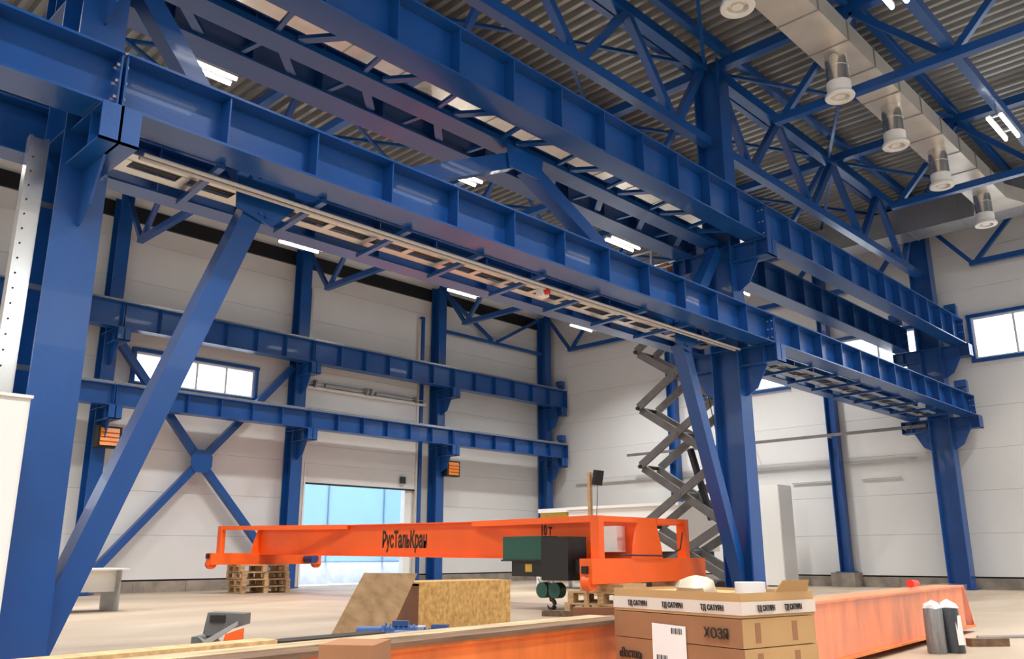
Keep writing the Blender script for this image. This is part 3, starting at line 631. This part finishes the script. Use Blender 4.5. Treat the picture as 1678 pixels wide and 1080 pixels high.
# ------------------------------------------------------------------ scissor lift
sl = thing('scissor_lift', 'grey scissor lift raised to the upper girders behind the crane bridge', 'lift', (-11.22, 17.7, 0))
sx0, sx1, sy0, sy1 = -12.28, -10.16, 17.30, 18.02
BX(sx0-0.2, sx1+0.25, sy0-0.12, sy1+0.12, 0.12, 0.42).build('chassis', 'lift', sl)
for x in (sx0+0.1, sx1-0.05):
    for y in (sy0-0.16, sy1+0.04): MB().tube([(x, y, 0.2), (x, y+0.12, 0.2)], 0.2, 18).build('wheel', 'black', sl, True)
zs = [0.42, 1.62, 3.04, 4.47, 5.90, 7.25]
for k in range(5):
    z0, z1 = zs[k]+0.03, zs[k+1]-0.03
    for j, y in enumerate((sy0, sy1)):
        o1 = 0.05 if j == 0 else -0.05
        MB().beam((sx0, y-o1, z0), (sx1, y-o1, z1), R(0.07, 0.18), up=(0, 0, 1)).build('scissor_arm', 'lift', sl)
        MB().beam((sx0, y+o1, z1), (sx1, y+o1, z0), R(0.07, 0.18), up=(0, 0, 1)).build('scissor_arm', 'lift', sl)
    for x in (sx0, sx1):
        MB().tube([(x, sy0-0.12, z1+0.03), (x, sy1+0.12, z1+0.03)], 0.05, 10).build('pivot_bar', 'black', sl, True)
    MB().tube([((sx0+sx1)/2, sy0-0.1, (z0+z1)/2), ((sx0+sx1)/2, sy1+0.1, (z0+z1)/2)], 0.06, 10).build('pivot_bar', 'lift', sl, True)
for k in (1, 2, 3):
    z0, z1 = zs[k], zs[k+1]
    MB().tube([(sx1-0.5, (sy0+sy1)/2, z0+0.12), ((sx0+sx1)/2+0.1, (sy0+sy1)/2, z1+0.35)], 0.085, 12).build('hydraulic_ram', 'black', sl, True)
BX(sx0-0.05, sx0+0.35, sy0-0.1, sy0-0.04, 1.25, 1.45).build('warning_plate', 'yellow', sl, label='yellow warning plate')
BX(sx0-0.25, sx1+0.3, sy0-0.2, sy1+0.2, 7.25, 7.37).build('platform', 'grey', sl)
px0, px1, py0, py1 = sx0-0.22, sx1+0.27, sy0-0.17, sy1+0.17
for z in (7.9, 8.42):
    for p, q in (((px0, py0), (px1, py0)), ((px0, py1), (px1, py1)), ((px0, py0), (px0, py1)), ((px1, py0), (px1, py1))): MB().tube([(*p, z), (*q, z)], 0.025, 8).build('guard_rail', 'grey', sl, True)
for x in (px0, (px0*2+px1)/3, (px0+2*px1)/3, px1):
    for y in (py0, py1): MB().tube([(x, y, 7.37), (x, y, 8.42)], 0.025, 8).build('rail_post', 'grey', sl, True)
MB().tube([(sx1-0.3, sy0-0.1, 5.6), (sx1+0.0, sy0-0.14, 4.0), (sx1+0.3, sy0-0.14, 2.2), (sx1+0.6, sy0-0.1, 0.4)], 0.012, 5).build('cable', 'cable', sl)
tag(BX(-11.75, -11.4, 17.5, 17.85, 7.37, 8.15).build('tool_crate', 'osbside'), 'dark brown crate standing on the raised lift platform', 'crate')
tag(BX(-11.2, -10.75, 17.45, 17.85, 7.37, 7.75).build('cardboard_box', 'card'), 'pale box standing on the raised lift platform', 'box')
# ------------------------------------------------------------------ vehicle, light stand and pallet truck behind the crane
tr = thing('cargo_trailer', 'long white trailer parked behind the orange crane bridge', 'trailer', (-15, 20.5, 0))
BX(-16.7, -12.9, 19.7, 21.7, 1.05, 2.25).build('body', 'white', tr); BX(-16.75, -12.85, 19.66, 21.74, 2.25, 2.33).build('roof', 'white', tr)
BX(-18.5, -12.9, 20.0, 21.4, 0.72, 1.05).build('chassis', 'black', tr)
for x in (-15.6, -14.5):
    for y in (19.75, 21.4): MB().tube([(x, y, 0.42), (x, y+0.25, 0.42)], 0.42, 22).build('wheel', 'black', tr, True)
for y in (19.9, 21.4): BX(-18.2, -18.05, y, y+0.12, 0, 0.72).build('support_leg', 'white', tr)
tag(BX(-18.1, -17.05, 20.0, 21.2, 1.05, 2.22).build('storage_box', 'yellow'), 'ochre box with pale cover standing on the trailer front', 'box')
tag(BX(-18.15, -17.0, 19.95, 21.25, 2.22, 2.34).build('cover_board', 'white'), 'white cover board lying on the ochre box of the trailer', 'board')
ls = thing('light_stand', 'wooden post with a black floodlight standing behind the crane girder', 'work light', (-13.7, 17.0, 0))
BX(-13.75, -13.66, 16.96, 17.05, 0.05, 2.98).build('post', 'wood', ls); BX(-14.1, -13.3, 16.9, 17.1, 0, 0.05).build('foot', 'wood', ls)
BX(-13.66, -13.45, 16.98, 17.02, 2.92, 2.96).build('bracket', 'steel', ls)
MB().poly([(-13.5, 16.82, 2.66), (-13.42, 16.82, 3.02), (-13.32, 16.82, 3.0), (-13.40, 16.82, 2.64)], (0, 0.3, 0)).build('floodlight', 'black', ls, label='black floodlight')
MB().tube([(-13.45, 17.0, 2.66), (-13.48, 17.0, 2.2), (-13.55, 17.0, 1.2), (-13.5, 17.0, 0.1)], 0.008, 5).build('cable', 'cable', ls)
pj_ = thing('pallet_truck', 'hand pallet truck with dark looped handle behind the brace foot', 'pallet truck', (-12.0, 20.5, 0))
BX(-13.4, -12.2, 20.2, 20.36, 0.0, 0.18).build('fork', 'grey', pj_); BX(-13.4, -12.2, 20.6, 20.76, 0.0, 0.18).build('fork', 'grey', pj_); BX(-12.25, -12.0, 20.2, 20.76, 0.0, 0.42).build('body', 'grey', pj_)
MB().tube([(-11.98, 20.48, 0.38), (-11.83, 20.48, 1.0)], 0.025, 8).build('handle_bar', 'cable', pj_)
MB().tube([(-11.82+0.02*math.sin(a), 20.48+0.15*math.sin(a), 1.11-0.11*math.cos(a)) for a in [k*math.pi/8 for k in range(17)]], 0.016, 6).build('handle_loop', 'cable', pj_, True)
# tall white cabinet and fittings at far wall
wc = thing('tall_cabinet', 'tall narrow white cabinet by the far wall beside the middle column', 'cabinet', (-13.2, 25.75, 0))
BX(-13.5, -12.85, 25.3, 26.2, 0.05, 3.1).build('body', 'white', wc); BX(-12.85, -12.83, 25.32, 26.18, 0.1, 3.05).build('door', 'white', wc); BX(-13.45, -12.9, 25.35, 26.15, 0, 0.05).build('plinth', 'grey', wc)
ct = thing('wall_tray', 'long dark cable tray along the far wall between slim columns', 'cable tray', (-12, 26.6, 4.62))
BX(-19.5, -8.6, 26.50, 26.62, 4.60, 4.62).build('tray_base', 'grey', ct); BX(-19.5, -8.6, 26.49, 26.50, 4.58, 4.68).build('tray_side', 'lift', ct)
for x in (-17.4, -14.5, -11.57, -9.2): BX(x-0.02, x+0.02, 26.5, 26.75 if abs(x+11.57) < .1 or abs(x+17.4)<.3 else WE-0.002, 4.55, 4.60).build('bracket', 'grey', ct)
tag(MB().tube([(-22.5, WE-0.05, 3.75), (-9.2, WE-0.05, 3.75)], 0.03, 8).build('wall_pipe', 'conduit'), 'thin pale pipe along the far wall below the cable tray', 'pipe')
for a, b in ((-13.2, -11.9), (-10.9, -9.7)):
    tag(MB().tube([(a, WE-0.05, 3.25), (b, WE-0.05, 3.25)], 0.025, 8).build('pipe_stub', 'conduit'), 'short grey pipe stub on the far wall, %s' % ('beside the tall white cabinet' if a < -12 else 'beside the bracketed column'), 'pipe', 'pipe stubs on the far wall')
# ------------------------------------------------------------------ table
tb = thing('office_desk', 'pale grey desk with panel legs standing behind the sloping blue brace', 'desk', (-16.6, 6.0, 0))
tb.rotation_euler = (0, 0, 0)
BX(-17.2, -16.2, 4.9, 6.75, 0.72, 0.75).build('desk_top', 'white', tb); BX(-16.5, -16.48, 5.0, 6.65, 0.34, 0.72).build('modesty_panel', 'white', tb)
for y in (4.95, 6.63): BX(-17.1, -16.3, y, y+0.03, 0.0, 0.72).build('panel_leg', 'grey', tb)
# ------------------------------------------------------------------ long wrapped girder on the floor (foreground)
G0, G1 = Vector((-2.79, -1.2, 0)), Vector((-3.72, 12.1, 0)); gd = (G1-G0).normalized(); gn = Vector((gd.y, -gd.x, 0))
gg = thing('floor_girder', 'long orange girder lying on the floor, wrapped in clear film', 'girder', tuple((G0+G1)/2))
ax = G0 - gn*0.17; bx_ = G1 - gn*0.17
def gpoly(nm, a, b, o0, o1, z0, z1, m):
    pts = [a+gn*o0, a+gn*o1, b+gn*o1, b+gn*o0]
    return MB().poly([(p.x, p.y, z0) for p in pts], (0, 0, z1-z0)).build(nm, m, gg)
gpoly('bottom_flange', G0, G1+gd*0.28, -0.36, 0.02, 0.06, 0.08, 'orange2'); gpoly('top_flange', G0, G1, -0.34, 0.0, 0.55, 0.57, 'orange2')
gpoly('web', G0, G1, -0.30, -0.27, 0.08, 0.55, 'orange2'); gpoly('web', G0, G1, -0.06, -0.03, 0.08, 0.55, 'orange2')
p = [G1+gn*(-0.03), G1+gn*(-0.33)]
MB().poly([(G1.x, G1.y, 0.57), (G1.x+gd.x*0.28, G1.y+gd.y*0.28, 0.08), (G1.x+gd.x*0.28-gn.x*0.3, G1.y+gd.y*0.28-gn.y*0.3, 0.08), (G1.x-gn.x*0.3, G1.y-gn.y*0.3, 0.57)], tuple(gd*0.01)).build('end_plate', 'orange2', gg)
fa, fb = G0+gd*5.6, G1+gd*0.02                          # film sleeve
vs = []; N = 60
for i in range(N+1):
    c = fa+(fb-fa)*i/N; j = lambda s: random.uniform(-s, s)
    for o, z in ((0.035, 0.10), (0.03, 0.25), (0.02, 0.42), (0.03, 0.58), (-0.15, 0.585), (-0.37, 0.58), (-0.37, 0.3)):
        q = c+gn*(o+j(0.012)); vs.append((q.x, q.y, z+j(0.004)))
m = MB(); m.add(vs, [(i*7+k, i*7+k+1, (i+1)*7+k+1, (i+1)*7+k) for i in range(N) for k in range(6)])
m.build('stretch_film', 'film', gg, True, 'clear stretch film')
for k in range(4):
    c = G0+gd*(1.5+3.4*k)-gn*0.17
    tag(MB().poly([tuple(c+gd*a+gn*b) for a, b in ((-.05, -.45), (.05, -.45), (.05, .2), (-.05, .2))], (0, 0, 0.058)).build('timber_bearer', 'darkwood'), 'dark timber bearer under the orange floor girder, %s from the film rolls' % ('fourth', 'third', 'second', 'first')[k], 'timber', 'bearers under the floor girder')
# planks lying on the girder
def plank(a, b, o0, o1, z0, z1, m, label):
    A = G0+gd*a; B = G0+gd*b; pts = [A+gn*o0, A+gn*o1, B+gn*(o1+0.01), B+gn*(o0+0.01)]
    return tag(MB().poly([(p.x, p.y, z0) for p in pts], (0, 0, z1-z0)).build('plank', m), label, 'plank')
plank(0.2, 5.5, -0.13, 0.012, 0.572, 0.594, 'darkwood', 'dark brown plank on the edge of the long floor girder')
plank(0.1, 5.5, -0.30, -0.135, 0.572, 0.600, 'oldwood', 'weathered pale plank lying along the long floor girder')
plank(0.2, 3.25, -0.43, -0.305, 0.572, 0.615, 'wood', 'clean pale plank beside the weathered plank on the floor girder')
plank(3.28, 3.85, -0.42, -0.305, 0.572, 0.606, 'blackwood', 'black stained plank beside the weathered plank on the floor girder')
# ------------------------------------------------------------------ cardboard boxes
C0 = hd*4.2+rt*(4.2*(1207-839)/1443)
aL = math.radians(-34.4); aR = math.radians(55.6)
dL = hd*math.cos(aL)+rt*math.sin(aL); dR = hd*math.cos(aR)+rt*math.sin(aR)
LL, LR = 0.90, 0.54
def bxp(o0, o1, p0, p1, z0, z1):      # box along dL (o) and dR (p)
    return MB().poly([tuple(C0+dL*a+dR*b+Vector((0, 0, z0))) for a, b in ((o0, p0), (o1, p0), (o1, p1), (o0, p1))], (0, 0, z1-z0))
rows = [0.12, 0.255, 0.39, 0.525, 0.66]
names = ['lowest', 'second lowest', 'third', 'upper']
bt = []
pc = C0+dL*0.45+dR*0.27; rzp = math.atan2(dL.y, dL.x)
for k in range(4):
    z0, z1 = rows[k]+0.002, rows[k+1]-0.002; j = random.uniform(-.008, .008)
    b = thing('cardboard_box', '%s wide brown cardboard box in the taped stack beside the floor girder' % names[k], 'box', tuple(C0+Vector((0, 0, z0))))
    bxp(j, LL+j, 0.0, LR, z0, z1).build('carton', 'cardb' if k < 9 else 'card', b)  # darker brown puts the shade of the long face into the colour
    MB().poly([tuple(C0+dL*(j+0.002)+dR*q+Vector((0, 0, z))) for q, z in ((0.004, z0), (LR-0.004, z0), (LR-0.004, z1), (0.004, z1))], tuple(-dL*0.004)).build('lit_end_face', 'card', b, label='cardboard end face coloured paler as lit')  # paler sheet paints the light falling on the carton end
    for q in (0.09, 0.36): MB().poly([tuple(C0+dL*(j-0.002)+dR*(q+e)+Vector((0, 0, z))) for e, z in ((0, z0+0.02), (0.04, z0+0.02), (0.04, z1-0.02), (0, z1-0.02))], tuple(-dL*0.001)).build('tape_mark', 'cardb', b)
    bt.append(b)
X_ = -dL; fr = lambda o, z: tuple(C0+dL*o-dR*0.006+Vector((0, 0, z)))
b2, b3 = bt[1], bt[2]
text('ХОЗЯ', 0.065, 0.9, 'ink', fr(0.235, 0.565), tuple(X_), (0, 0, 1), bt[3], bold=0.001)
text('«Восток»', 0.065, 0.62, 'ink', fr(0.86, 0.425), tuple(X_), (0, 0, 1), b3, bold=0.001)
lblp = MB().poly([fr(o, z) for o, z in ((0.60, 0.61), (0.36, 0.605), (0.36, 0.40), (0.60, 0.405))], tuple(-dR*0.003)).build('address_label', 'paper', bt[3], label='white paper label')
for o, z in ((0.38, 0.565), (0.49, 0.43)):
    for k in range(9): MB().poly([tuple(Vector(fr(o+0.08-k*0.009, zz))-dR*0.004) for zz in (z, z+0.028)] + [tuple(Vector(fr(o+0.08-k*0.009-(0.003 if k % 3 else 0.006), zz))-dR*0.004) for zz in (z+0.028, z)], tuple(-dR*0.001)).build('barcode_bar', 'ink', lblp)
# open top row: trays with flaps, tape band
ob = thing('cardboard_box', 'open topmost cardboard box bound with white printed tape in the stack', 'box', tuple(C0+Vector((0, 0, 0.66))))
for a in ((0, LL, 0, 0.006), (0, LL, LR-0.006, LR), (0, 0.006, 0.006, LR-0.006), (LL-0.006, LL, 0.006, LR-0.006)): bxp(*a, 0.662, 0.775).build('side', 'card', ob)
bxp(0.006, LL-0.006, 0.006, LR-0.006, 0.662, 0.668).build('base', 'card', ob)
bxp(0.3, LL-0.01, 0.01, LR-0.01, 0.755, 0.762).build('flap', 'card', ob)
MB().poly([tuple(C0+dL*0.0+dR*q+Vector((0, 0, 0.775))) for q in (0.25, 0.5)]+[tuple(C0-dL*0.03+dR*q+Vector((0, 0, 0.83))) for q in (0.48, 0.28)], tuple(dL*0.004)).build('flap', 'card', ob)
for a in ((-0.004, LL+0.004, -0.004, -0.001), (-0.006, -0.003, -0.004, LR+0.004)): bxp(*a, 0.675, 0.735).build('tape_band', 'tape', ob, label='white printed tape')
for o in (0.66, 0.40, 0.13): text('ТД САТУРН', 0.036, 0.72, 'ink', tuple(C0+dL*(o+0.12)-dR*0.006+Vector((0, 0, 0.692))), tuple(X_), (0, 0, 1), ob, bold=0.0006)
for q in (0.10, 0.30): text('ТД САТУРН', 0.036, 0.62, 'ink', tuple(C0-dL*0.008+dR*q+Vector((0, 0, 0.692))), tuple(dR), (0, 0, 1), ob, bold=0.0006)
pb2 = thing('wooden_pallet', 'low pallet under the stack of cardboard boxes', 'pallet', tuple(pc))
for k in range(6): bxp(0.02+k*0.15, 0.12+k*0.15, 0, LR, 0.095, 0.12).build('deck_board', 'wood', pb2)
for q in (0.0, 0.23, 0.46): bxp(0.0, LL, q, q+0.08, 0, 0.095).build('bearer', 'wood', pb2)
# things on the boxes
def on(o, p, z): return C0+dL*o+dR*p+Vector((0, 0, z))
c = on(0.47, 0.2, 0.762)
m = MB(); m.lathe(tuple(c), [(0.10, 0.0), (0.11, 0.02), (0.085, 0.055), (0.05, 0.075), (0.0, 0.082)], 14)
m.v = [(x+random.uniform(-.012, .012), y+random.uniform(-.012, .012), z+random.uniform(0, .006)) for x, y, z in m.v]
tag(m.build('film_bundle', 'bag', smooth=True), 'crumpled cream plastic bag lying on the cardboard boxes', 'bag')
c = on(0.16, 0.26, 0.668)
t = thing('tape_roll', 'white paper roll standing on top of the cardboard boxes', 'roll', tuple(c))
MB().tube([c+Vector((0, 0, 0)), c+Vector((0, 0, 0.15))], 0.075, 24).build('roll_body', 'paper', t, True)
cbx = hd*2.75+rt*(2.75*(574-839)/1443)
tag(MB().poly([tuple(cbx+rt*a+hd*b) for a, b in ((-.085, 0), (.085, -.03), (.11, .18), (-.06, .2))], (0, 0, 0.69)).build('cardboard_box', 'cardb'), 'upright brown cardboard box in front of the floor girder planks', 'box')
# ------------------------------------------------------------------ OSB crate and leaning board
def at(px, dep): return hd*dep+rt*(dep*(px-839)/1443)
A = at(688, 11.6); B = at(835, 12.6)
e = (B-A).normalized(); nrm = Vector((-e.y, e.x, 0))
t = thing('osb_crate', 'golden chipboard crate standing behind the floor girder', 'crate', tuple((A+B)/2))
MB().poly([tuple(A), tuple(B), tuple(B+nrm*0.02), tuple(A+nrm*0.02)], (0, 0, 0.60)).build('front_board', 'osb', t)
MB().poly([tuple(A+nrm*0.7), tuple(B+nrm*0.7), tuple(B+nrm*0.72), tuple(A+nrm*0.72)], (0, 0, 0.60)).build('back_board', 'osb', t)
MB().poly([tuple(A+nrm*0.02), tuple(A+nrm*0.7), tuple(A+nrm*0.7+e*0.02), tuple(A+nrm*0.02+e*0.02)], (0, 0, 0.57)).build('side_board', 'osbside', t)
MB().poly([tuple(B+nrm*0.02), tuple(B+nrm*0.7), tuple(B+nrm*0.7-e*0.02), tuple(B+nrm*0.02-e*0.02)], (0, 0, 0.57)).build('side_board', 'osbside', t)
MB().poly([tuple(A-e*0.02+Vector((0,0,.60))), tuple(B+e*0.02+Vector((0,0,.60))), tuple(B+e*0.02+nrm*0.74+Vector((0,0,.60))), tuple(A-e*0.02+nrm*0.74+Vector((0,0,.60)))], (0, 0, 0.02)).build('lid', 'osb', t)
P0 = at(540, 10.0); P1 = at(636, 10.3); U = Vector((0, 0, 0.74))+hd*0.75+rt*0.26
brd = MB().poly([tuple(P0), tuple(P1), tuple(P1+U), tuple(P0+U*1.02)], tuple(hd*0.02-Vector((0, 0, 0.0))))
tag(brd.build('leaning_board', 'osb2'), 'brown board leaning against the side of the chipboard crate', 'board')
# blue gear motors on the floor
def gearmotor(px, dep, rz, label):
    c = at(px, dep); t = thing('gear_motor', label, 'motor', tuple(c), 'blue gear motors on the floor')
    dx = Vector((math.cos(rz), math.sin(rz), 0)); q = c+Vector((0, 0, 0.14))
    MB().tube([q, q+dx*0.26], 0.12, 14).build('gearbox', 'motor', t, True); MB().tube([q+dx*0.26, q+dx*0.29], 0.15, 16).build('flange', 'motor', t, True)
    MB().tube([q+dx*0.29, q+dx*0.62], 0.125, 16).build('motor_body', 'motor', t, True)
    for k in range(6): MB().tube([q+dx*(0.32+k*0.05), q+dx*(0.335+k*0.05)], 0.137, 16).build('fin', 'motor', t, True)
    MB().tube([q+dx*0.62, q+dx*0.70], 0.13, 16).build('fan_cover', 'steel', t, True)
    MB().poly([tuple(q+dx*a+Vector((0, 0, 0.12))+Vector((-dx.y, dx.x, 0))*b) for a, b in ((.36, -.06), (.52, -.06), (.52, .06), (.36, .06))], (0, 0, 0.05)).build('terminal_box', 'motor', t)
    MB().poly([tuple(c+dx*a+Vector((-dx.y, dx.x, 0))*b) for a, b in ((.0, -.12), (.55, -.12), (.55, .12), (.0, .12))], (0, 0, 0.03)).build('foot', 'motor', t)
gearmotor(590, 9.2, math.radians(44), 'blue gear motor lying in front of the leaning brown board')
gearmotor(650, 8.7, math.radians(40), 'blue gear motor lying nearest the chipboard crate')
# orange and grey site machine
c = at(365, 8.2); u = rt; v = hd
t = thing('power_tool_case', 'grey and orange machine case standing on the floor behind planks', 'machine', tuple(c))
def lp_(pts, y0, y1, nm, m): return MB().poly([tuple(c+u*a+v*y0+Vector((0, 0, b*1.22))) for a, b in pts], tuple(v*(y1-y0))).build(nm, m, t)
lp_([(-.23, 0), (.22, 0), (.22, .10), (-.05, .14), (-.12, .20), (-.23, .20)], 0, 0.30, 'body', 'lift')
lp_([(-.10, .20), (.22, .28), (.22, .36), (-.12, .37), (-.15, .22)], 0.06, 0.26, 'upper_body', 'lift')
lp_([(.03, .03), (.23, .03), (.23, .26), (.08, .22)], -0.015, 0.05, 'side_cover', 'orange'); lp_([(-.09, .30), (.05, .30), (.05, .35), (-.09, .35)], 0.04, 0.062, 'vent', 'black')
lp_([(-.16, .20), (-.08, .14), (.18, .28), (.18, .31), (-.1, .18)], -0.02, 0.02, 'handle', 'grey')
# ------------------------------------------------------------------ rolls and small floor things on the right
for x, y, lean, m, l in ((-3.22, 9.42, 0.0, 'roll', 'grey film roll standing nearest the boxes by floor girder'), (-3.10, 9.60, 0.04, 'rolldark', 'dark film roll with white label leaning by the floor girder'), (-3.17, 9.78, 0.03, 'roll', 'grey film roll standing behind the dark labelled roll')):
    t = thing('film_roll', l, 'roll', (x, y, 0), 'film rolls by the floor girder')
    MB().tube([(x, y, 0.0), (x, y, 0.01), (x-lean*0.4, y-lean, 0.42), (x-lean*0.4, y-lean, 0.43)], [0.085, 0.09, 0.09, 0.085], 20).build('wrapped_roll', m, t, True)
    mm = MB(); mm.lathe((x-lean*0.4, y-lean, 0.425), [(0.088, 0.0), (0.075, 0.035), (0.04, 0.05), (0.0, 0.07)], 10)
    mm.v = [(p[0]+random.uniform(-.012, .012), p[1]+random.uniform(-.012, .012), p[2]+random.uniform(-.004, .012)) for p in mm.v]
    mm.build('film_tuft', 'paper', t, label='white crumpled film on top')
    if m == 'rolldark':
        f2 = (rt*0.2-hd).normalized(); s2 = Vector((-f2.y, f2.x, 0)); q = Vector((x, y, 0))+f2*0.092
        MB().poly([tuple(q+s2*a+Vector((0, 0, b))) for a, b in ((-.035, .08), (.035, .08), (.025, .36), (-.045, .36))], tuple(f2*0.003)).build('label', 'paper', t, label='white label')
tag(MB().poly([(-3.16, 10.30, 0.0), (-2.88, 10.62, 0.0), (-2.96, 10.69, 0.0), (-3.24, 10.37, 0.0)], (0, 0, 0.08)).build('timber_offcut', 'darkwood'), 'brown timber offcut on the floor behind the film rolls', 'timber')
tag(MB().tube([(-3.4, 11.3, 0.02), (-1.0, 14.6, 0.02)], 0.018, 6).build('steel_rod', 'steel'), 'thin grey rod on the floor beyond the timber offcut', 'rod')
q = G0+gd*11.6-gn*0.15
tag(MB().tube([tuple(q+Vector((0, 0, .632))), tuple(q+gd*0.26+Vector((0, 0, .628)))], [0.045, 0.035], 12).build('plug_connector', 'redbox', smooth=True), 'red plug connector lying on the far end of the floor girder', 'plug')
q2 = G0+gd*5.75-gn*0.6
tag(MB().poly([tuple(q2+Vector(v)) for v in ((0, 0, 0), (.25, .25, 0), (.2, .32, 0), (-.05, .07, 0))], (0, 0, .62)).build('brown_box', 'osbside'), 'dark brown carton standing behind the floor girder near the boxes', 'box')
# camera-independent extras: alarm beacon under lower girder
t = thing('alarm_sounder', 'small red and white sounder hanging under the cable tray', 'alarm', (-8.0, 8.9, 4.4))
BX(-8.05, -7.92, 8.85, 9.0, 4.62, 4.76).build('case', 'white', t); MB().tube([(-7.92, 8.925, 4.69), (-7.87, 8.925, 4.69)], 0.05, 12).build('lens', 'redbox', t, True)
